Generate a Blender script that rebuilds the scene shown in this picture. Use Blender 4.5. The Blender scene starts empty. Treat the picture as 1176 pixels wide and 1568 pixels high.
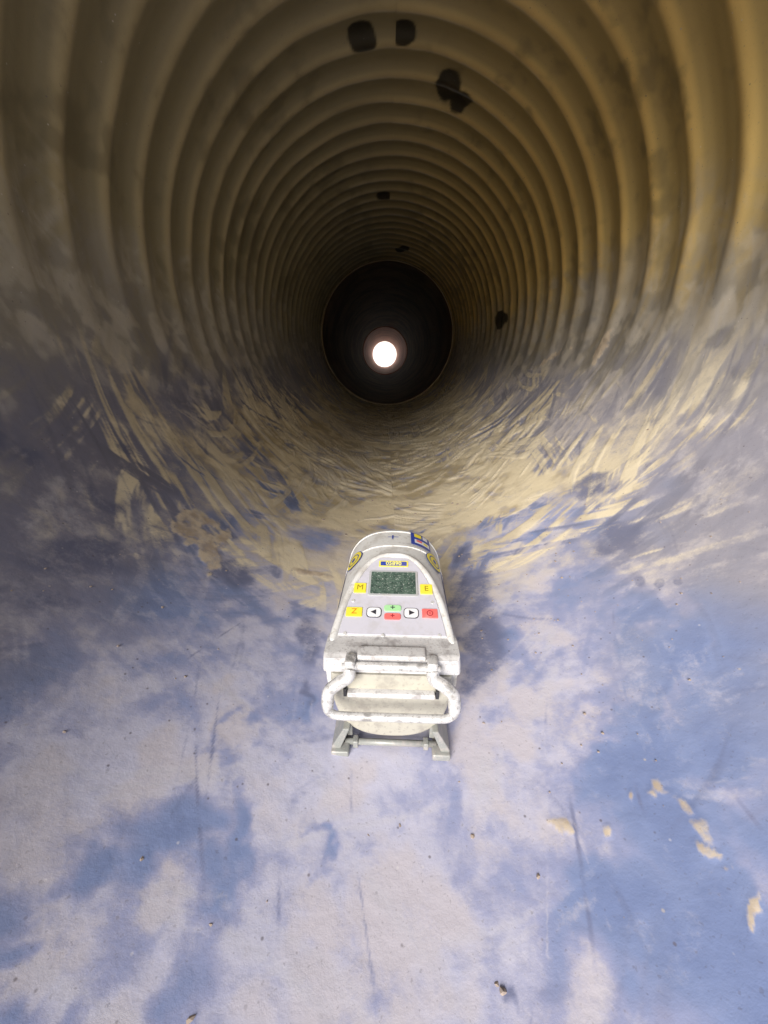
import bpy, bmesh, math, random
import numpy as np
from mathutils import Vector, Matrix
random.seed(4); rng=np.random.RandomState(4)
scene=bpy.context.scene
scene.view_settings.view_transform='Standard'
scene.view_settings.look='None'
scene.view_settings.exposure=0
R=0.60; CX=0.03; CZ=0.60; CAMH=0.42
PITCH=math.radians(21.8); F=588.0
sp,cp=math.sin(PITCH),math.cos(PITCH)
Y0=-0.20; YA=3.80; YB=10.9; YC=20.0

# ---------------------------------------------------------------- node helper
class NT:
    def __init__(s,name):
        s.m=bpy.data.materials.new(name); s.m.use_nodes=True
        s.t=s.m.node_tree; s.t.nodes.clear()
        s.out=s.t.nodes.new('ShaderNodeOutputMaterial')
        s.b=s.t.nodes.new('ShaderNodeBsdfPrincipled')
        s.t.links.new(s.b.outputs[0],s.out.inputs[0])
    def n(s,typ,**k):
        x=s.t.nodes.new(typ)
        for a,v in k.items(): setattr(x,a,v)
        return x
    def l(s,a,b):
        if isinstance(a,(int,float)): b.default_value=a
        elif isinstance(a,(tuple,list)):
            b.default_value=tuple(a)+((1,) if len(a)==3 and len(b.default_value)==4 else ())
        else: s.t.links.new(a,b)
    def math(s,op,a,b=0.0,c=0.0,clamp=False):
        x=s.n('ShaderNodeMath',operation=op,use_clamp=clamp)
        s.l(a,x.inputs[0]); s.l(b,x.inputs[1]); s.l(c,x.inputs[2]); return x.outputs[0]
    def mix(s,f,a,b,mode='MIX'):
        x=s.n('ShaderNodeMix',data_type='RGBA',blend_type=mode)
        s.l(f,x.inputs[0]); s.l(a,x.inputs[6]); s.l(b,x.inputs[7]); return x.outputs[2]
    def noise(s,v,scale,detail=3,rough=.55,dist=0.0):
        x=s.n('ShaderNodeTexNoise'); 
        if v is not None: s.l(v,x.inputs['Vector'])
        x.inputs['Scale'].default_value=scale; x.inputs['Detail'].default_value=detail
        x.inputs['Roughness'].default_value=rough; x.inputs['Distortion'].default_value=dist
        return x.outputs['Fac']
    def smooth(s,v,a,b,c=0.0,d=1.0):
        x=s.n('ShaderNodeMapRange',interpolation_type='SMOOTHSTEP')
        s.l(v,x.inputs[0]); x.inputs[1].default_value=a; x.inputs[2].default_value=b
        x.inputs[3].default_value=c; x.inputs[4].default_value=d; return x.outputs[0]
    def bump(s,h,strength,dist,prev=None):
        x=s.n('ShaderNodeBump'); x.inputs['Strength'].default_value=strength; x.inputs['Distance'].default_value=dist
        s.l(h,x.inputs['Height'])
        return x.outputs[0]

def simple(name,col,rough=.5,metal=0,dirt=0.0,dirtcol=(.35,.3,.24),scale=40,spec=.5,bump=0.0):
    t=NT(name)
    t.b.inputs['Roughness'].default_value=rough; t.b.inputs['Metallic'].default_value=metal
    t.b.inputs['Specular IOR Level'].default_value=spec
    tc=t.n('ShaderNodeTexCoord').outputs['Object']
    n1=t.noise(tc,scale,4,.65)
    c=t.mix(t.smooth(n1,.46,.70,0,dirt),col,dirtcol)
    if bump:
        n2=t.noise(tc,scale*6,2,.6)
        c=t.mix(t.smooth(n2,.58,.70,0,dirt*.9),c,dirtcol)
        t.l(t.bump(n2,.4,bump),t.b.inputs['Normal'])
    t.l(c,t.b.inputs['Base Color'])
    return t.m

# ---------------------------------------------------------------- numpy noise
TAB=rng.rand(512,512)
def vn(x,y,seed=0):
    x=x+seed*17.31; y=y+seed*9.77
    xi=np.floor(x).astype(int); yi=np.floor(y).astype(int); fx=x-xi; fy=y-yi
    fx=fx*fx*fx*(fx*(fx*6-15)+10); fy=fy*fy*fy*(fy*(fy*6-15)+10)
    a=TAB[xi%512,yi%512]; b=TAB[(xi+1)%512,yi%512]; c=TAB[xi%512,(yi+1)%512]; d=TAB[(xi+1)%512,(yi+1)%512]
    return (a*(1-fx)+b*fx)*(1-fy)+(c*(1-fx)+d*fx)*fy
def fbm(x,y,sc,octv=5,rough=.5,seed=0,warp=0.0):
    if warp:
        wx=fbm(x,y,sc*.9,2,.4,seed+50); wy=fbm(x,y,sc*.9,2,.4,seed+60)
        x=x+(wx-.5)*warp/sc; y=y+(wy-.5)*warp/sc
    o=0;a=1;t=0;c_,s_=math.cos(.6),math.sin(.6)
    X=x*sc;Y=y*sc
    for k in range(octv):
        o=o+a*vn(X,Y,seed+k); t+=a; a*=rough; X,Y=(X*c_-Y*s_)*2.03,(X*s_+Y*c_)*2.03
    return o/t
def sst(x,a,b):
    t=np.clip((x-a)/(b-a),0,1); return t*t*(3-2*t)
def lerp(a,b,f): return a+(np.asarray(b)-a)*f[...,None]

def pix2pipe(px,py):
    x=(px-588)/F; y=(784-py)/F
    d=np.array([x, y*sp+cp, y*cp-sp])
    ox,oz=-CX, CAMH-CZ
    a=d[0]**2+d[2]**2; b=2*(ox*d[0]+oz*d[2]); c=ox*ox+oz*oz-R*R
    t=(-b+math.sqrt(b*b-4*a*c))/(2*a)
    X=ox+t*d[0]; Z=oz+t*d[2]
    return np.array([R*math.atan2(X,-Z), t*d[1]])
def field(S,T,marks):
    f=np.zeros_like(S)
    for (px,py,ax,ay,rot) in marks:
        c=pix2pipe(px,py); r=math.radians(rot); e=2.0
        ux=(pix2pipe(px+e*math.cos(r),py+e*math.sin(r))-c)/e*ax
        uy=(pix2pipe(px-e*math.sin(r),py+e*math.cos(r))-c)/e*ay
        M=np.linalg.inv(np.array([ux,uy]).T)
        ds=S-c[0]; dt=T-c[1]
        a=M[0,0]*ds+M[0,1]*dt; b=M[1,0]*ds+M[1,1]*dt
        f=np.maximum(f,np.clip(1-np.sqrt(a*a+b*b)/1.6,0,1))
    return f
BLACK=[(553,52,20,20,0),(618,45,17,16,0),(688,130,18,22,0),(706,150,16,16,0),(588,298,12,5,0),(616,380,10,4,0),
       (768,490,9,14,20)]
STAIN_SHADOW=[(140,858,85,22,3),(360,885,38,24,0),(948,818,46,24,-15),(728,905,30,46,10),(745,985,28,60,5),(705,850,24,22,0),  # marks just right of the laser paint its contact shadow, others are stains
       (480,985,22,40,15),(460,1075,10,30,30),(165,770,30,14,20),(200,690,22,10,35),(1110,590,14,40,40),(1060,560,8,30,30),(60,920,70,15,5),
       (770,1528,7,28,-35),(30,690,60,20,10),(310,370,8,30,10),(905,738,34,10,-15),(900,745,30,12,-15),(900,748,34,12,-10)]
DOTS=[(980,890,9,8,0),(1010,893,8,7,0),(1038,890,7,7,0)]
MUD=[(285,812,32,15,25),(322,842,12,32,-20),(300,797,34,9,10),(342,822,12,15,20),(1000,1205,34,14,25),(1050,1245,46,14,40),(935,1272,5,13,0),(868,1260,16,5,20),(1135,1335,14,7,0),
     (965,1222,10,18,10),(925,530,7,26,35),(848,546,5,22,60),(1095,1300,26,8,20),(1165,1400,9,34,20),(480,880,24,4,10)]
PALE=[(855,1020,95,98,0),(700,1220,22,160,-3),(330,1400,60,50,0),(600,1300,170,220,0),(480,1180,70,60,0),(150,1120,100,34,-15),(380,960,90,36,10),(790,900,60,60,0),(430,860,60,40,0),
      (80,1450,60,12,10),(230,1130,50,16,-20),(170,880,40,14,0),(600,1500,220,90,0),(1040,740,80,40,20),(960,680,70,24,-40),(230,1500,60,18,-60),(760,1180,60,80,0),(200,1000,90,20,-10)]
BLUE=[(955,930,18,70,-25),(985,1040,20,90,5),(915,1150,30,50,35),(985,1235,26,60,-20),(1060,1380,60,80,-20),(930,1460,70,80,0),(1110,1000,60,110,0),
      (60,1535,160,50,0),(250,1260,50,90,10),(90,1300,90,40,-20),(500,1320,10,70,-5),(1080,1120,70,40,20),(380,1100,60,18,-40),(40,1010,60,18,0),(1130,1480,60,80,0),(100,1390,80,26,-10),(360,1200,20,60,20)]

def mesh_obj(name,verts,faces,mat=None,parent=None,smooth=True,loc=None):
    me=bpy.data.meshes.new(name); me.from_pydata([tuple(v) for v in verts],[],[tuple(f) for f in faces]); me.update()
    bm=bmesh.new(); bm.from_mesh(me); bmesh.ops.recalc_face_normals(bm,faces=bm.faces); bm.to_mesh(me); bm.free()
    if smooth: me.shade_smooth()
    o=bpy.data.objects.new(name,me); scene.collection.objects.link(o)
    if mat: me.materials.append(mat)
    if parent: o.parent=parent
    return o

# ---------------------------------------------------------------- corrugated pipe
h1=np.linspace(0,1.22,430); h2=np.linspace(1.22,math.pi,240)[1:]
hh=np.concatenate([h1,h2]); phi=np.concatenate([-hh[::-1],hh[1:]]); NPHI=len(phi)
ys=[Y0]; 
while ys[-1]<YA:
    y=ys[-1]; ys.append(y+(.008 if y<0.02 else .0028 if y<.75 else min(.010,.0028+(y-.75)*.006)))
ys=np.array(ys); ys[-1]=YA; NY=len(ys)
PH,YY=np.meshgrid(phi,ys); AP=np.abs(PH)*180/math.pi
P=0.117
wob=0.03*np.sin(PH*3+YY*2.1)*(np.pi-np.abs(PH))/np.pi+0.02*np.sin(PH*6+1.3+YY*4)+0.012*np.sin(PH*11+YY*9)
ph=YY/P+wob
S=R*PH; T=YY
cs=(1+np.cos(2*math.pi*ph))/2
prof=.88*cs**2.3+0.20*((1+np.cos(4*math.pi*ph+2.4))/2)**1.5
nL=fbm(S,T,3.0,2,.4,1)
nA=fbm(S,T,3.0,6,.48,1,.7); nB=fbm(S,T,7.0,6,.50,11,.8); nC=fbm(S,T,22,4,.5,21,.4); nD=fbm(S,T,70,3,.55,31)
SA=np.abs(S)
def streakf(th,ls,ws,seed):
    sgn=np.where(S<0,-1,1); x=SA+0.0
    bend=(fbm(S,T,1.6,2,.5,seed+90)-.5)*.35
    u=x*math.cos(th)+T*math.sin(th); v=-x*math.sin(th)+T*math.cos(th)+bend
    return fbm(u*ls+sgn*7.7,v*ws,1,4,.55,seed)
fadeang=AP+(nA-.5)*20
fade=sst(fadeang,64,96)
A=0.0160*fade*(0.85+.3*(nB-.5))
k1=streakf(.15,5,55,101); k2=streakf(.75,5,48,111); k3=streakf(-.55,5,50,121); k4=streakf(1.35,4,45,131)
m1=sst(fbm(S,T,4.5,3,.5,141),.46,.60); m2=sst(fbm(S,T,4.5,3,.5,151),.46,.60); m3=sst(fbm(S,T,5,3,.5,161),.46,.60); m4=sst(fbm(S,T,4,3,.5,171),.48,.62)
kk=np.maximum.reduce([sst(k1,.50,.70)*m1,sst(k2,.50,.70)*m2,sst(k3,.50,.70)*m3,sst(k4,.52,.70)*m4])
kd=np.maximum.reduce([sst(1-k1,.52,.70)*m3,sst(1-k2,.52,.70)*m4,sst(1-k3,.54,.70)*m1])
bend=(fbm(S,T,2.2,3,.5,301)-.5)*.25
kl=fbm((S+bend)*15,T*3.2,1,5,.55,311)
kx=fbm(S*4+T*3,(T-S*.5+bend)*16,1,5,.55,321)
def strokes(n,sr,yr,rad,wid,length,seed,bias=None):
    rs=np.random.RandomState(seed); out=np.zeros_like(S)
    for i in range(n):
        y=rs.uniform(0,1)**1.2*(yr[1]-yr[0])+yr[0]; s0=rs.uniform(*sr)*(1 if rs.rand()<.5 else -1)
        rho=rs.uniform(*rad); th=rs.uniform(0,2*math.pi)
        if bias is not None: th=(math.pi/2 if rs.rand()<.5 else -math.pi/2)+bias*(1 if s0>0 else -1)+rs.normal(0,.4)
        w=rs.uniform(*wid); L=rs.uniform(*length); half=L/rho/2
        cx=s0-rho*math.cos(th); cy=y-rho*math.sin(th)
        j0,j1=np.searchsorted(ys,[y-L-w,y+L+w]); i0,i1=np.searchsorted(phi,[(s0-L-w)/R,(s0+L+w)/R])
        if j1<=j0 or i1<=i0: continue
        s_=S[j0:j1,i0:i1]; t_=T[j0:j1,i0:i1]; nn=nC[j0:j1,i0:i1]
        dx=s_-cx; dy=t_-cy; rr_=np.hypot(dx,dy)+(nn-.5)*w*.5
        an=np.arctan2(dy,dx)-th; an=(an+math.pi)%(2*math.pi)-math.pi
        u=(rr_-rho)/w; v=an/half+(vn(rr_*260,np.zeros_like(rr_),i)-.5)*.6
        win=sst(1-np.abs(u),0,.5)*sst(1-np.abs(v),0,.6)
        br=.25+.75*sst(vn((rr_-rho)*rs.uniform(160,300),an*5,i+5),.2,.8)
        out[j0:j1,i0:i1]=np.maximum(out[j0:j1,i0:i1],win*br*(.5+.8*(nn))*rs.uniform(.35,.9))
    return np.clip(out,0,1)
sMud=strokes(280,(0.05,.68),(.60,2.4),(.12,.7),(.010,.030),(.08,.28),3,bias=.25)
sPale=strokes(150,(.03,.72),(.10,1.6),(.12,.8),(.006,.024),(.08,.30),5,bias=.5)
sDark=strokes(110,(.08,.72),(.12,1.9),(.15,.7),(.003,.012),(.05,.18),7)

Sw=S+(nB-.5)*.16+(nC-.5)*.08; Tw=T+(fbm(S,T,7,5,.55,401)-.5)*.17+(kl-.5)*.06
Sm=S+(nC-.5)*.05; Tm=T+(fbm(S,T,24,4,.55,411)-.5)*.05
fb=field(S,T,BLACK); fs=field(Sm,Tm,STAIN_SHADOW); fdots=field(S,T,DOTS); fm=field(S+(nC-.5)*.03,T+(nD-.5)*.015,MUD); fp=field(Sw,Tw,PALE); fl=field(Sw,Tw,BLUE)
rs=np.random.RandomState(8); drag=np.zeros_like(S); dragd=np.zeros_like(S)
for i in range(40):
    s0=rs.normal(0,.18); sl_=rs.normal(0,.35); w=rs.uniform(.0010,.0030); y0_=rs.uniform(.03,.40); y1_=y0_+rs.uniform(.04,.20)
    d=np.abs(S-(s0+sl_*T+.012*np.sin(T*9+i)))/w
    v=sst(1-d,0,.8)*sst(T,y0_,y0_+.05)*(1-sst(T,y1_-.05,y1_))*sst(nC,.38,.6)
    if i%2: drag=np.maximum(drag,v)
    else: dragd=np.maximum(dragd,v)
for s0,w in ((.070,.012),(-.100,.014)):
    d=np.abs(S-(s0+.06*(T-.3)))/w; drag=np.maximum(drag,sst(1-d,0,.9)*(1-sst(T,.27,.33))*.55*sst(nC,.3,.6))
def C3(r,g,b): return np.zeros(S.shape+(3,))+np.array([r,g,b])
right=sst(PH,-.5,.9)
blue=np.array([.245,.305,.51]); lav=np.array([.36,.38,.56]); pale=np.array([.55,.545,.67])  # floor dust colours with the skylight's blue tint put into them
kmix=kl*.5+kx*.5
mid=sst(T,.46,.70)*(1-sst(AP,46,72))
mixv=nA*.26+nB*.23+nC*.23+kmix*.28+(fp*.07-fl*.155)+(kk-kd)*(.015+.05*sst(T,.35,.7))+sPale*.05-.004+mid*.07
a=lerp(C3(*blue),lav,sst(mixv,.43,.55))
a=lerp(a,np.array([.17,.225,.42]),sst(.45-mixv,0,.12)*.45)
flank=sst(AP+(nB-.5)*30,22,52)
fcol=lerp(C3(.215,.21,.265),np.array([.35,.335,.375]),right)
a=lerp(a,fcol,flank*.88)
a=lerp(a,np.array([.12,.125,.19]),np.clip(sDark*.8,0,1)*.5)
a=lerp(a,np.array([.15,.15,.19]),kd*.38*sst(T,.35,.7))
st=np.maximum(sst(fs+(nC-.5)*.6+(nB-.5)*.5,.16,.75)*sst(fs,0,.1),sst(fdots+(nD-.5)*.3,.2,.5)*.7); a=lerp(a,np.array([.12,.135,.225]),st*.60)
b_=lerp(C3(*pale),np.array([.60,.545,.56]),sst(nB*.5+nC*.5,.48,.64)*.6)
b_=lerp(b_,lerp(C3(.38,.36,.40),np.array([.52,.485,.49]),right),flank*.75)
farm=sst(T+(nB-.5)*.55+(kk-kd)*.30,.46,.95)*(1-sst(AP+(nA-.5)*50+(kd-kk)*24,38,78))*sst(T+(nB-.5)*.25,.42,.66)
mud=lerp(C3(.47,.38,.22),np.array([.86,.755,.54]),np.clip(sst(nC*.5+nB*.5,.36,.60)*.7+kk*.5-kd*.6,0,1))
b_=lerp(b_,mud,farm*.96)
lvl=sst(mixv,.455,.64)*.86*(1-flank*.35)
lvl=np.maximum(lvl,farm*(.88+.7*(nC-.5)-.25*kd))
lvl=lvl*(1-st*.6)-sDark*.25-dragd*.35
a=lerp(a,np.array([.16,.17,.27]),dragd*.6)
zoneM=sst(T,.62,1.0)*(1-sst(AP,72,90))
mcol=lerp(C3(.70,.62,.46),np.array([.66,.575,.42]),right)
lvl=np.maximum(lvl,sMud*zoneM*(.85-.15*right)); b_=lerp(b_,mcol,sMud*zoneM*.8)
lvl=np.maximum(lvl,sPale*.45); b_=lerp(b_,np.array([.56,.55,.61]),sPale*(1-farm)*.6)
kz=sst(T,.50,.95)*(1-sst(AP,66,88))
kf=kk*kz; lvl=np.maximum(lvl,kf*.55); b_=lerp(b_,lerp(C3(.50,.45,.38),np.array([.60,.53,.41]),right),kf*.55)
kn=kk*sst(T,.12,.4)*(1-kz)*(1-sst(AP,70,90)); lvl=np.maximum(lvl,kn*.34)
lvl=np.maximum(lvl,drag*.55)
# wall colours, with the warm light on the upper wall painted in
gold_sheen=sst(np.sin(PH),-.35,.95)  # right-hand mask for the golden reflection painted into the wall colour
wallc=lerp(C3(.235,.205,.13),np.array([.43,.32,.13]),gold_sheen)
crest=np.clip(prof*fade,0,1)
wallc=lerp(wallc,lerp(C3(.50,.425,.265),np.array([.95,.68,.25]),gold_sheen),sst(crest,.35,1.0)*(.55+.5*nB))  # rib crest highlights painted as a lighter colour, golden on the right
wallc=lerp(wallc,np.array([.11,.095,.06]),sst(nC*.5+nA*.5,.50,.66)*.45*(1-sst(AP,165,178)))
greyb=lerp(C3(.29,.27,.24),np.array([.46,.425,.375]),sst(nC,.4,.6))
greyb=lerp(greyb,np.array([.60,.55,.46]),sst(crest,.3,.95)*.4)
wz=AP+(nB-.5)*22+(nC-.5)*8+(kk-kd)*6
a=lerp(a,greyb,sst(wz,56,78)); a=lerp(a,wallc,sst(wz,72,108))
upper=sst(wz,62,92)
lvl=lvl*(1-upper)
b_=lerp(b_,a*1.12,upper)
mm=sst(fm+(nC-.5)*.9+(nD-.5)*.9+(kx-.5)*.6,.18,.58)*sst(fm,0,.12)
lvl=np.maximum(lvl,mm*.72); b_=lerp(b_,lerp(C3(.46,.37,.28),np.array([.66,.56,.43]),sst(nD,.3,.7)),mm)
bl=sst(fb+(nC-.5)*.35,.27,.40)*sst(fb,0,.1); a=lerp(a,np.array([.016,.014,.012]),bl*.95); b_=lerp(b_,a,bl); lvl=lvl*(1-bl)
lvl=np.clip(lvl,0,1)
rr=R-A*prof-(1-fade)*((nL-.5)*.006)-sst(T,.7,1.5)*(1-sst(AP,35,70))*(.004+.006*(nC-.5)+.004*kk)-mm*.0006-kf*.0008-sMud*zoneM*.0010-(nD-.5)*.0005*(1-upper)-(nB-.5)*.002*upper
VX=CX+rr*np.sin(PH); VZ=CZ-rr*np.cos(PH)
co=np.stack([VX,YY,VZ],-1).reshape(-1,3).astype(np.float32)
idx=np.arange(NY*NPHI).reshape(NY,NPHI)
q=np.stack([idx[:-1,:-1],idx[1:,:-1],idx[1:,1:],idx[:-1,1:]],-1).reshape(-1,4)
me=bpy.data.meshes.new('corrugated_pipe')
me.vertices.add(len(co)); me.vertices.foreach_set('co',co.ravel())
me.loops.add(q.size); me.loops.foreach_set('vertex_index',q.ravel().astype(np.int32))
me.polygons.add(len(q)); me.polygons.foreach_set('loop_start',(np.arange(len(q))*4).astype(np.int32))
me.polygons.foreach_set('loop_total',np.full(len(q),4,np.int32))
me.update(); me.shade_smooth()
def addattr(name,arr):
    at=me.attributes.new(name,'FLOAT_VECTOR','POINT'); at.data.foreach_set('vector',arr.reshape(-1,3).ravel().astype(np.float32))
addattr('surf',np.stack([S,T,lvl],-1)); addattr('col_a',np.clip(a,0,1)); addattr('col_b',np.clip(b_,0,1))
pipe=bpy.data.objects.new('corrugated_pipe',me); scene.collection.objects.link(pipe)
def pipe_material():
    t=NT('pipe_wall_dusty')
    at=lambda n_: t.n('ShaderNodeAttribute',attribute_name=n_).outputs['Vector']
    V=at('surf'); sx=t.n('ShaderNodeSeparateXYZ'); t.l(V,sx.inputs[0]); lv=sx.outputs[2]
    cv=t.n('ShaderNodeCombineXYZ'); t.l(sx.outputs[0],cv.inputs[0]); t.l(sx.outputs[1],cv.inputs[1]); V=cv.outputs[0]
    nF=t.noise(V,34,6,.72,0)
    nG=t.noise(V,230,2,.6)
    f=t.math('ADD',lv,t.math('MULTIPLY',t.math('SUBTRACT',nF,.5),1.35))
    f=t.math('ADD',f,t.math('MULTIPLY',t.math('SUBTRACT',nG,.5),.40))
    fac=t.smooth(f,.12,.86)
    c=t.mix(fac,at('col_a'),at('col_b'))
    c=t.mix(t.smooth(nG,.62,.74,0,.32),c,(.12,.11,.13))
    vor=t.n('ShaderNodeTexVoronoi'); t.l(V,vor.inputs['Vector']); vor.inputs['Scale'].default_value=75
    sc=t.n('ShaderNodeSeparateColor'); t.l(vor.outputs['Color'],sc.inputs[0])
    dot=t.smooth(vor.outputs['Distance'],.05,.13,1,0)
    low=t.smooth(sx.outputs[1],1.5,.8,0,1)
    gd=t.math('MULTIPLY',dot,t.smooth(sc.outputs[0],.66,.68)); gp=t.math('MULTIPLY',t.math('MULTIPLY',dot,low),t.smooth(sc.outputs[1],.86,.88))
    c=t.mix(t.math('MULTIPLY',gd,.65),c,(.13,.11,.12)); c=t.mix(t.math('MULTIPLY',gp,.4),c,(.8,.77,.78))
    t.l(c,t.b.inputs['Base Color'])
    t.l(t.smooth(f,.2,.8,.36,.66),t.b.inputs['Roughness'])
    t.b.inputs['Specular IOR Level'].default_value=.45
    t.l(t.bump(nF,.45,.0018),t.b.inputs['Normal'])
    return t.m
me.materials.append(pipe_material())

def tube_shell(name,ri,ro,y0,y1,mat,n=160,ny=60,parent=None):
    V=[];Fc=[]
    def ring(r,y): 
        b=len(V)
        for i in range(n):
            a=2*math.pi*i/n; V.append((CX+r*math.sin(a),y,CZ-r*math.cos(a)))
        return b
    rings=[]
    for k in range(ny+1): rings.append(ring(ri,y0+(y1-y0)*k/ny))
    rings.append(ring(ro,y1)); rings.append(ring(ro,y0)); rings.append(rings[0])
    for a,b in zip(rings[:-1],rings[1:]):
        for i in range(n):
            j=(i+1)%n; Fc.append((a+i,a+j,b+j,b+i))
    o=mesh_obj(name,V,Fc,mat,parent)
    m=o.modifiers.new('es','EDGE_SPLIT'); m.split_angle=math.radians(40)
    return o
outer=simple('pipe_outer_plastic',(.12,.15,.3),.5,dirt=.5)
tube_shell('pipe_outer_wall',R+.014,R+.045,Y0-.002,YA+.03,outer,parent=pipe,ny=2)

def dark_pipe(name,c1,c2,rough,spec,metal=0):
    t=NT(name); tc=t.n('ShaderNodeTexCoord').outputs['Object']
    n1=t.noise(tc,3,4,.6)
    c=t.mix(t.smooth(n1,.35,.65),c1,c2); t.l(c,t.b.inputs['Base Color'])
    t.b.inputs['Roughness'].default_value=rough; t.b.inputs['Specular IOR Level'].default_value=spec; t.b.inputs['Metallic'].default_value=metal
    return t.m
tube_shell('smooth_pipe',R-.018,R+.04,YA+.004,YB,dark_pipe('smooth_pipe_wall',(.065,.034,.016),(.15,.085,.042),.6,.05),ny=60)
tube_shell('rust_red_pipe',R-.03,R+.035,YB+.004,YC,dark_pipe('red_pipe_wall',(.42,.10,.05),(.60,.18,.09),.5,0,.65),ny=60)
V=[];Fc=[];n=160;k=10
for i in range(n):
    an=2*math.pi*i/n
    for j in range(k):
        b=2*math.pi*j/k; r=R-.010+.006*math.cos(b); V.append((CX+r*math.sin(an),YA-.004+.006*math.sin(b),CZ-r*math.cos(an)))
for i in range(n):
    for j in range(k):
        Fc.append((i*k+j,((i+1)%n)*k+j,((i+1)%n)*k+(j+1)%k,i*k+(j+1)%k))
mesh_obj('joint_gasket',V,Fc,simple('gasket_edge',(.36,.27,.15),.4,dirt=.4),pipe)

# ---------------------------------------------------------------- dried mud crumbs (one mesh)
bm=bmesh.new()
def crumb(s,y,size):
    an=s/R; r=R-size*.3
    m=Matrix.Translation((CX+r*math.sin(an),y,CZ-r*math.cos(an)))@Matrix.Rotation(random.uniform(0,6),4,'Z')@Matrix.Diagonal((size*random.uniform(.7,1.5),size*random.uniform(.7,1.4),size*.7,1))
    res=bmesh.ops.create_icosphere(bm,subdivisions=1,radius=1,matrix=m)
    for v in res['verts']: v.co+=Vector((random.uniform(-1,1),random.uniform(-1,1),random.uniform(-1,1)))*size*.22
for i in range(620):
    y=random.uniform(.05,1.5)**1.1; s=random.gauss(.02,.28)
    if abs(s-0)<.09 and .28<y<.6: continue
    crumb(s,y,random.choice([.0006,.0008,.001,.0013,.0018]))
for i in range(260): crumb(random.gauss(.04,.14),random.uniform(.65,2.6),random.choice([.0012,.0016,.0025,.0035]))
for (px,py,sz) in [(283,1037,.0022),(268,1040,.0015),(290,1562,.003),(770,1520,.003),(760,1508,.002),(590,1355,.0012),(655,1130,.0014),(628,1132,.001),(455,1110,.0016),(325,1080,.0014)]:
    s,y=pix2pipe(px,py); crumb(s,y,sz)
cm=bpy.data.meshes.new('mud_crumbs'); bm.to_mesh(cm); bm.free()
o=bpy.data.objects.new('mud_crumbs',cm); scene.collection.objects.link(o); cm.materials.append(simple('dry_mud',(.36,.29,.24),.9,dirt=.6,dirtcol=(.15,.13,.14),scale=60))

# ================================================================ PIPE LASER
OY=.32
laser=bpy.data.objects.new('pipe_laser_level',None); scene.collection.objects.link(laser)
laser.location=(.0080,OY,.003); laser.rotation_euler=(0,0,math.radians(-2.2))
def LO(name,V,Fc,mat,smooth=True):
    return mesh_obj(name,[(v[0],v[1]-OY,v[2]) for v in V],Fc,mat,laser,smooth)
white=simple('white_housing',(.66,.655,.64),.42,dirt=.65,dirtcol=(.40,.37,.33),scale=30,bump=.0004)
white2=simple('white_bezel',(.62,.61,.605),.4,dirt=.85,dirtcol=(.33,.31,.31),scale=70,bump=.0006)
panelm=simple('panel_overlay',(.53,.52,.585),.35,dirt=.45,dirtcol=(.42,.40,.40),scale=60)
cream=simple('cream_cover',(.48,.46,.385),.5,dirt=.65,dirtcol=(.30,.275,.24),scale=50,bump=.0004)
metal=simple('handle_coated_metal',(.66,.65,.64),.25,.2,dirt=.9,dirtcol=(.26,.25,.24),scale=90,bump=.0006)
railm=simple('skid_rail_metal',(.31,.32,.30),.45,.2,dirt=.8,dirtcol=(.46,.42,.39),scale=60,bump=.0005)
dark=simple('dark_gap',(.03,.03,.035),.6)
yellow=simple('yellow_key',(.80,.67,.05),.4,dirt=.35,dirtcol=(.55,.5,.33))
red=simple('red_key',(.78,.15,.14),.4,dirt=.35,dirtcol=(.6,.45,.42))
green=simple('green_key',(.35,.65,.32),.4,dirt=.35,dirtcol=(.5,.55,.45))
whitek=simple('white_key',(.72,.72,.74),.4,dirt=.2)
ink=simple('black_ink',(.03,.03,.04),.5)
bluei=simple('blue_ink',(.03,.06,.35),.4,dirt=.2)

ea,eb,ec,en=.071,.072,.100,2.4
def pz(Y): return .128+.044*(Y-.325)/.135
def sec(Y,a,b,c,n,zmin,zmax,N=128):
    out=[]
    for i in range(N):
        t=2*math.pi*i/N; C,Sn=math.cos(t),math.sin(t)
        x=a*math.copysign(abs(C)**(2/n),C); z=c+b*math.copysign(abs(Sn)**(2/n),Sn)
        z=max(zmin,min(zmax,z)); out.append((x,Y,z))
    return out
def sweep(name,secs,mat,cap=True):
    V=[];Fc=[];N=len(secs[0])
    for s_ in secs: V+=s_
    for k in range(len(secs)-1):
        for i in range(N):
            j=(i+1)%N; Fc.append((k*N+i,k*N+j,(k+1)*N+j,(k+1)*N+i))
    if cap:
        for k in (0,len(secs)-1):
            c=len(V); pts=secs[k]; V.append(tuple(sum(p[d] for p in pts)/N for d in range(3)))
            for i in range(N): Fc.append((c,k*N+i,k*N+(i+1)%N))
    o=LO(name,V,Fc,mat); m=o.modifiers.new('es','EDGE_SPLIT'); m.split_angle=math.radians(38); return o
def bscale(Y):
    if Y>.525: return max(.02,(1-((Y-.525)/.05)**2.6))**.5 if Y<.575 else .02
    return 1
secs=[]
for i in range(110):
    Y=.322+(.5745-.322)*i/109; s_=bscale(Y); secs.append(sec(Y,ea*s_,eb*s_,ec,en,.0,min(pz(Y),9)))
sweep('housing',secs,white)
for Yb in (.487,.535):
    sweep('housing_band',[sec(Yb+d,(ea+e)*bscale(Yb+d),(eb+e)*bscale(Yb+d),ec,en,.0,9) for d,e in ((-.004,-.001),(-.0035,.0012),(.0035,.0012),(.004,-.001))],white,False)
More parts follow.
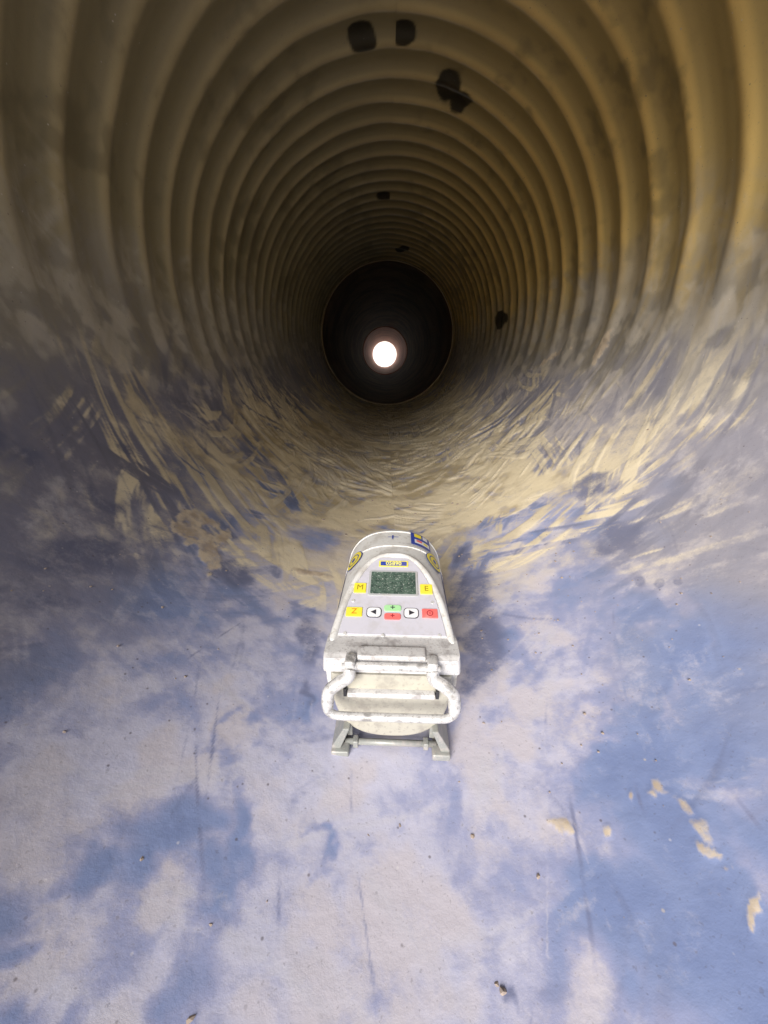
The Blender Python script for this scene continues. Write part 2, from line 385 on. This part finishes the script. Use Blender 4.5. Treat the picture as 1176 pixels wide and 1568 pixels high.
def cat(pts,m=10):
    P_=[Vector(p) for p in pts]; P_=[P_[0]*2-P_[1]]+P_+[P_[-1]*2-P_[-2]]; out=[]
    for i in range(1,len(P_)-2):
        a,b,c,d=P_[i-1:i+3]
        for k in range(m):
            t=k/m; out.append(.5*((2*b)+(c-a)*t+(2*a-5*b+4*c-d)*t*t+(3*b-a-3*c+d)*t**3))
    out.append(P_[-2]); return out
def tube(name,pts,rad,mat,k=14,flat=1.0):
    V=[];Fc=[];n=len(pts)
    for i,p in enumerate(pts):
        t=(pts[min(i+1,n-1)]-pts[max(i-1,0)]).normalized()
        up=Vector((0,1,.45)) 
        u=t.cross(up).normalized(); w=t.cross(u).normalized()
        r=rad(i/(n-1)) if callable(rad) else rad
        for j in range(k):
            a=2*math.pi*j/k; q_=p+u*math.cos(a)*r+w*math.sin(a)*r*flat; V.append(tuple(q_))
    for i in range(n-1):
        for j in range(k): Fc.append((i*k+j,i*k+(j+1)%k,(i+1)*k+(j+1)%k,(i+1)*k+j))
    Fc.append(tuple(range(k))); Fc.append(tuple((n-1)*k+j for j in range(k)))
    return LO(name,V,Fc,mat)
def hw(z): 
    q_=abs((z-ec)/eb)
    return ea*(max(0,1-q_**en))**(1/en)
edge=[]
zs=[.130+(.1719-.130)*(1-(1-i/40)**2) for i in range(41)]
for z in zs: edge.append(Vector((-hw(z),.325+(z-.128)/.044*.135,z)))
edge=edge+[Vector((-p.x,p.y,p.z)) for p in reversed(edge[:-1])]
edge=[Vector((p.x*.975,p.y-.0008,p.z-.0022)) for p in edge]
tube('panel_rim',edge,.0046,white,k=12)

nrm=Vector((0,-.044,.135)).normalized(); upd=Vector((0,.135,.044)).normalized(); LP=.142
def pp(u,v,h=0.0): return Vector((u,.325,.128))+upd*(v*LP)+nrm*h
def plate(name,outline,h0,h1,mat,bev=.0006):
    n=len(outline); V=[];cu=sum(p[0] for p in outline)/n; cw=sum(p[1] for p in outline)/n
    def at(p,h,s_=0): 
        d=Vector((p[0]-cu,p[1]-cw)); L=d.length; d=d*(max(0,(L-s_))/L) if L else d
        return pp(cu+d.x,(cw+d.y)/LP,h)
    for p in outline: V.append(at(p,h0))
    for p in outline: V.append(at(p,h1-bev))
    for p in outline: V.append(at(p,h1,bev))
    Fc=[]
    for r in (0,1):
        for i in range(n): Fc.append((r*n+i,r*n+(i+1)%n,(r+1)*n+(i+1)%n,(r+1)*n+i))
    Fc.append(tuple(2*n+i for i in range(n)))
    return LO(name,V,Fc,mat,False)
def W(v): return v*LP
H=.0016
def rrect(cu,cw,w,h,r,k=5):
    o=[]
    for sx,sy,a0 in ((1,1,0),(-1,1,90),(-1,-1,180),(1,-1,270)):
        for i in range(k+1):
            a=math.radians(a0+90*i/k); o.append((cu+sx*(w/2-r)+r*math.cos(a),cw+sy*(h/2-r)+r*math.sin(a)))
    return o
pl=[]
for i in range(33):
    z=.1335+(.1695-.1335)*i/32; pl.append((hw(z)-.0065 if hw(z)>.0075 else .001,(z-.128)/.044*LP))
ov=pl+[(-a,b) for a,b in reversed(pl)]
plate('control_panel',ov,.0002,.0016,panelm)
plate('display_frame',rrect(0,W(.635),.0615,.0400,.003),H-.0005,H+.0012,simple('display_border',(.40,.41,.42),.4,dirt=.5),.0008)
lt=NT('lcd_glass'); tc=lt.n('ShaderNodeTexCoord').outputs['Object']
n1=lt.noise(tc,160,4,.7); n2=lt.noise(tc,520,2,.6)
c=lt.mix(lt.smooth(n1,.35,.65),(.035,.06,.05),(.10,.15,.12)); c=lt.mix(lt.smooth(n2,.60,.68,0,.8),c,(.40,.43,.40)); lt.l(c,lt.b.inputs['Base Color']); lt.b.inputs['Roughness'].default_value=.25
plate('lcd_display',rrect(0,W(.635),.0555,.0345,.001),H+.0010,H+.0016,lt.m,.0002)
KY=.328
plate('menu_key',rrect(-.0405,W(.575),.0150,.0150,.001),H-.0004,H+.0012,yellow)
plate('enter_key',rrect(.0405,W(.575),.0150,.0150,.001),H-.0004,H+.0012,yellow)
plate('line_key',rrect(-.0445,W(KY),.0190,.0125,.001),H-.0004,H+.0012,yellow)
plate('power_key',rrect(.0430,W(KY),.0180,.0125,.001),H-.0004,H+.0012,red)
plate('up_key',rrect(0,W(KY)+.0062,.0200,.0085,.0025),H-.0004,H+.0012,green)
plate('down_key',rrect(0,W(KY)-.0052,.0190,.0085,.0025),H-.0004,H+.0012,red)
for sgn,nm in ((-1,'left_arrow_key'),(1,'right_arrow_key')):
    plate(nm+'_border',rrect(sgn*.0215,W(KY),.0175,.0140,.0045),H-.0004,H+.0008,ink,.0003)
    plate(nm,rrect(sgn*.0215,W(KY),.0158,.0123,.004),H,H+.0013,whitek,.0003)
    plate(nm+'_icon',[(sgn*.0255,W(KY)),(sgn*.0190,W(KY)+.0034),(sgn*.0190,W(KY)-.0034)],H+.001,H+.0016,ink,.0001)
def text(name,s_,u,w,size,mat,h=H+.0015,bold=.0):
    cu=bpy.data.curves.new(name,'FONT'); cu.body=s_; cu.size=size; cu.align_x='CENTER'; cu.align_y='CENTER'; cu.extrude=.00012; cu.offset=bold
    ob=bpy.data.objects.new('tmp',cu); scene.collection.objects.link(ob)
    dg=bpy.context.evaluated_depsgraph_get(); mm=bpy.data.meshes.new_from_object(ob.evaluated_get(dg))
    bpy.data.objects.remove(ob)
    for v in mm.vertices:
        q_=pp(u+v.co.x,(w+v.co.y)/LP,h+v.co.z); v.co=(q_.x,q_.y-OY,q_.z)
    mm.materials.append(mat); o=bpy.data.objects.new(name,mm); scene.collection.objects.link(o); o.parent=laser
brown=simple('key_print',(.30,.22,.02),.5); dred=simple('key_print_dark_red',(.28,.02,.03),.5)
text('menu_key_letter','M',-.0405,W(.575),.011,brown); text('enter_key_letter','E',.0405,W(.575),.011,brown)
text('line_key_print','Z',-.0445,W(KY),.010,simple('orange_print',(.65,.2,.02),.5)); text('up_key_print','+',0,W(KY)+.0062,.011,ink); text('down_key_print','+',0,W(KY)-.0052,.010,dred)
V=[];Fc=[];n=24
for i in range(n):
    an=2*math.pi*i/n
    for r in (.0028,.0038): V.append(tuple(pp(.043+r*math.cos(an),(W(KY)+r*math.sin(an))/LP,H+.0014)))
for i in range(n): j=(i+1)%n; Fc.append((2*i,2*i+1,2*j+1,2*j))
LO('power_symbol_ring',V,Fc,dred,False)
plate('power_symbol_bar',rrect(.043,W(KY),.0009,.0032,.0003,2),H+.0011,H+.0015,dred,.0001)
plate('label_plate',rrect(0,W(.862),.0380,.0100,.0008),H-.0004,H+.0007,simple('label_yellow',(.80,.70,.08),.4,dirt=.2),.0002)
plate('label_plate_blue',rrect(0,W(.862),.0340,.0070,.0006),H+.0003,H+.0009,bluei,.0001)
text('label_digits','05890',0,W(.862),.0082,simple('label_digits',(.9,.85,.2),.4),H+.0010,.0001)
for u,v in ((-.047,.44),(.047,.44),(-.052,.13),(.052,.13),(-.01,.12)):
    plate('panel_screw',[(u+.0022*math.cos(k*math.pi/6),W(v)+.0022*math.sin(k*math.pi/6)) for k in range(12)],H-.0003,H+.0008,metal,.0004)

def skin_pt(a,Y,off=.0006):
    C,Sn=math.cos(a),math.sin(a); s_=bscale(Y)
    x=ea*s_*math.copysign(abs(C)**(2/en),C); z=ec+eb*s_*math.copysign(abs(Sn)**(2/en),Sn)
    d=Vector((x,0,z-ec)).normalized(); return (x+d.x*off,Y,z+d.z*off)
def sticker(name,a0,Yc,rx,ry,mat,off,round_=True,inner=0):
    V=[];Fc=[];NR=5;NA=40
    for r in range(NR+1):
        rr_=inner+(1-inner)*r/NR
        for k in range(NA):
            t=2*math.pi*k/NA; c_,s_=math.cos(t),math.sin(t)
            if not round_: m_=max(abs(c_),abs(s_)); c_/=m_; s_/=m_
            V.append(skin_pt(a0+rr_*c_*rx/.072,Yc+rr_*s_*ry,off))
    for r in range(NR):
        for k in range(NA): j=(k+1)%NA; Fc.append((r*NA+k,r*NA+j,(r+1)*NA+j,(r+1)*NA+k))
    LO(name,V,Fc,mat,False)
for sgn in (-1,1):
    a0=math.radians(90-sgn*48)
    sticker('warning_sticker_edge',a0,.474,.0180,.0200,bluei,.0016)
    sticker('warning_sticker',a0,.474,.0165,.0185,yellow,.0019)
    sticker('warning_sticker_ring',a0,.474,.0115,.0130,bluei,.0022,True,.85)
    sticker('warning_sticker_core',a0,.474,.004,.005,bluei,.0022)
    sticker('side_label',math.radians(90-sgn*80),.45,.014,.042,bluei,.0007,False)
a0=math.radians(90-29)
sticker('maker_sticker',a0,.513,.0170,.0200,bluei,.0020,False)
sticker('maker_sticker_print',a0+.08,.524,.0060,.0060,yellow,.0024,False)
sticker('maker_sticker_print',a0-.10,.524,.0045,.006,whitek,.0024,False)
sticker('maker_sticker_print',a0-.02,.505,.0130,.0060,whitek,.0024,False)
sticker('maker_sticker_print',a0+.06,.5065,.0045,.003,red,.0027,False)
sticker('maker_sticker_print',a0-.09,.5045,.0035,.003,yellow,.0027,False)
sticker('alignment_mark',math.radians(91),.512,.0006,.006,bluei,.0007,False)
sticker('alignment_mark',math.radians(91),.512,.005,.0007,bluei,.0009,False)

sweep('front_bezel',[sec(Y,.0728*k,.080*k,.100,2.8,.1130,.1330-(.0018 if Y<.312 else 0)) for Y,k in ((.3085,.945),(.3095,.97),(.312,.99),(.316,1),(.338,1),(.345,.985),(.352,.95))],white2)
sweep('front_cover',[sec(Y,.0650*k,.080*k,.098,2.6,.0,.1108) for Y,k in ((.3080,.93),(.3095,.965),(.313,.99),(.318,1),(.350,1),(.36,.95))],cream)
sweep('bezel_seam',[sec(Y,.0625,.074,.098,3.0,.108,.116) for Y in (.313,.35)],dark)
def box(name,c,d,mat,bev=.0015,rot=None):
    bm=bmesh.new(); bmesh.ops.create_cube(bm,size=1); 
    for v in bm.verts: v.co=Vector((v.co.x*d[0],v.co.y*d[1],v.co.z*d[2]))
    bmesh.ops.bevel(bm,geom=bm.edges[:]+bm.verts[:],offset=bev,segments=3,affect='EDGES',profile=.6)
    M=Matrix.Translation((c[0],c[1]-OY,c[2]))@(rot or Matrix.Identity(4))
    bmesh.ops.transform(bm,matrix=M,verts=bm.verts); m=bpy.data.meshes.new(name); bm.to_mesh(m); bm.free(); m.shade_smooth()
    o=bpy.data.objects.new(name,m); scene.collection.objects.link(o); m.materials.append(mat); o.parent=laser
    e=o.modifiers.new('es','EDGE_SPLIT'); e.split_angle=math.radians(45); return o
box('bezel_lip',(0,.3145,.1335),(.070,.016,.006),white2,.002)
box('cover_ledge',(0,.3050,.0885),(.092,.008,.006),white2,.0015)
for sx in (-1,1):
    box('ledge_notch',(sx*.0485,.3060,.0900),(.0035,.007,.010),dark,.0006)
for sx in (-1,1):
    box('hinge_lug',(sx*.0415,.3045,.1290),(.0105,.015,.015),metal,.0025)
    tube('hinge_pin',[Vector((sx*.034,.301,.1275)),Vector((sx*.050,.301,.1275))],.0034,metal)
tube('hinge_rod',[Vector((-.036+.072*i/6,.3025,.1275)) for i in range(7)],.0042,metal)
hp=[(-.0415,.2995,.1255),(-.0430,.2950,.1200),(-.0530,.2920,.1140),(-.0615,.2890,.1075),(-.0635,.2860,.0980),(-.0625,.2830,.0875),(-.0570,.2815,.0835),(-.048,.2812,.0825)]
full=hp+[(-.02,.2812,.0823),(0,.2812,.0823),(.02,.2812,.0823)]+[(-a,b,c_) for a,b,c_ in reversed(hp)]
def hr(t):
    e=min(t,1-t)
    return (.0064 if e<.24 else max(.0042,.0064-.0022*(e-.24)/.06))
tube('carry_handle',cat(full,8),hr,metal,k=16)
def prism(name,prof2,ys_,mat):
    V=[];Fc=[];n=len(prof2)
    for y,dx,dz in ys_:
        for (x,z) in prof2: V.append((x+dx,y,z+dz))
    for k in range(len(ys_)-1):
        for i in range(n): Fc.append((k*n+i,k*n+(i+1)%n,(k+1)*n+(i+1)%n,(k+1)*n+i))
    Fc.append(tuple(range(n))); Fc.append(tuple((len(ys_)-1)*n+i for i in range(n)))
    o=LO(name,V,Fc,mat,False); b=o.modifiers.new('b','BEVEL'); b.width=.0012; b.segments=2; b.limit_method='ANGLE'; return o
for sx in (-1,1):
    pr=[(sx*.045,.040),(sx*.052,.040),(sx*.066,.012),(sx*.066,.003),(sx*.048,.001),(sx*.048,.007),(sx*.056,.010)]
    prism('skid_rail',pr,[(.300,0,-.000),(.56,0,0)],railm)
    box('skid_foot',(sx*.0565,.302,.006),(.020,.014,.009),railm,.002)
    box('leg_strut',(sx*.047,.318,.028),(.006,.008,.03),railm,.001)
for yb in (.310,.53):
    tube('skid_crossbar',[Vector((-.052,yb,.009)),Vector((.052,yb,.009))],.0036,railm)
for sx in (-1,1): box('crossbar_collar',(sx*.040,.310,.009),(.006,.010,.010),railm,.0015)

# ---------------------------------------------------------------- outside
def ground_mat():
    t=NT('earth'); tc=t.n('ShaderNodeTexCoord').outputs['Object']
    n1=t.noise(tc,.8,5,.6,.3)
    c=t.mix(n1,(.36,.28,.18),(.54,.45,.32)); t.l(c,t.b.inputs['Base Color'])
    t.b.inputs['Roughness'].default_value=.95; return t.m
g=mesh_obj('ground',[(-600,-600,-.05),(600,-600,-.05),(600,600,-.05),(-600,600,-.05)],[(0,1,2,3)],ground_mat(),None,False)
bm=bmesh.new(); bmesh.ops.create_cube(bm,size=1)  # added pale slab that catches the sun, so the far opening turns white
for v in bm.verts: v.co=Vector((v.co.x*8,24+v.co.y*.25,1.45+v.co.z*3.0))
bmesh.ops.bevel(bm,geom=bm.edges[:],offset=.03,segments=2,affect='EDGES')
m=bpy.data.meshes.new('far_end_backdrop'); bm.to_mesh(m); bm.free(); m.materials.append(simple('pale_backdrop',(.85,.84,.80),.9,dirt=.15,dirtcol=(.7,.68,.62),scale=2))
o=bpy.data.objects.new('far_end_backdrop',m); scene.collection.objects.link(o)

# ---------------------------------------------------------------- light
EL=math.radians(27); AZ=math.radians(22)
d=Vector((math.sin(AZ)*math.cos(EL),math.cos(AZ)*math.cos(EL),-math.sin(EL)))
sl=bpy.data.lights.new('sun','SUN'); sl.energy=5; sl.angle=math.radians(32); sl.color=(1,.965,.925)
so=bpy.data.objects.new('sun',sl); so.rotation_euler=d.to_track_quat('-Z','Y').to_euler(); so.location=(0,-5,5); scene.collection.objects.link(so)
w=bpy.data.worlds.new('World'); scene.world=w; w.use_nodes=True
nt=w.node_tree; bg=nt.nodes['Background']; sky=nt.nodes.new('ShaderNodeTexSky'); sky.sky_type='NISHITA'; sky.sun_disc=False
sky.sun_elevation=EL; sky.sun_rotation=math.radians(180)+AZ; sky.dust_density=1.5
nt.links.new(sky.outputs[0],bg.inputs[0]); bg.inputs[1].default_value=.15

# ---------------------------------------------------------------- camera
cam=bpy.data.cameras.new('camera'); co_=bpy.data.objects.new('camera',cam); scene.collection.objects.link(co_)
cam.sensor_fit='VERTICAL'; cam.sensor_height=36; cam.lens=588/1568*36; cam.clip_start=.01; cam.clip_end=2000
co_.location=(0,0,CAMH); co_.rotation_euler=(math.radians(90)-PITCH,0,0)
scene.camera=co_
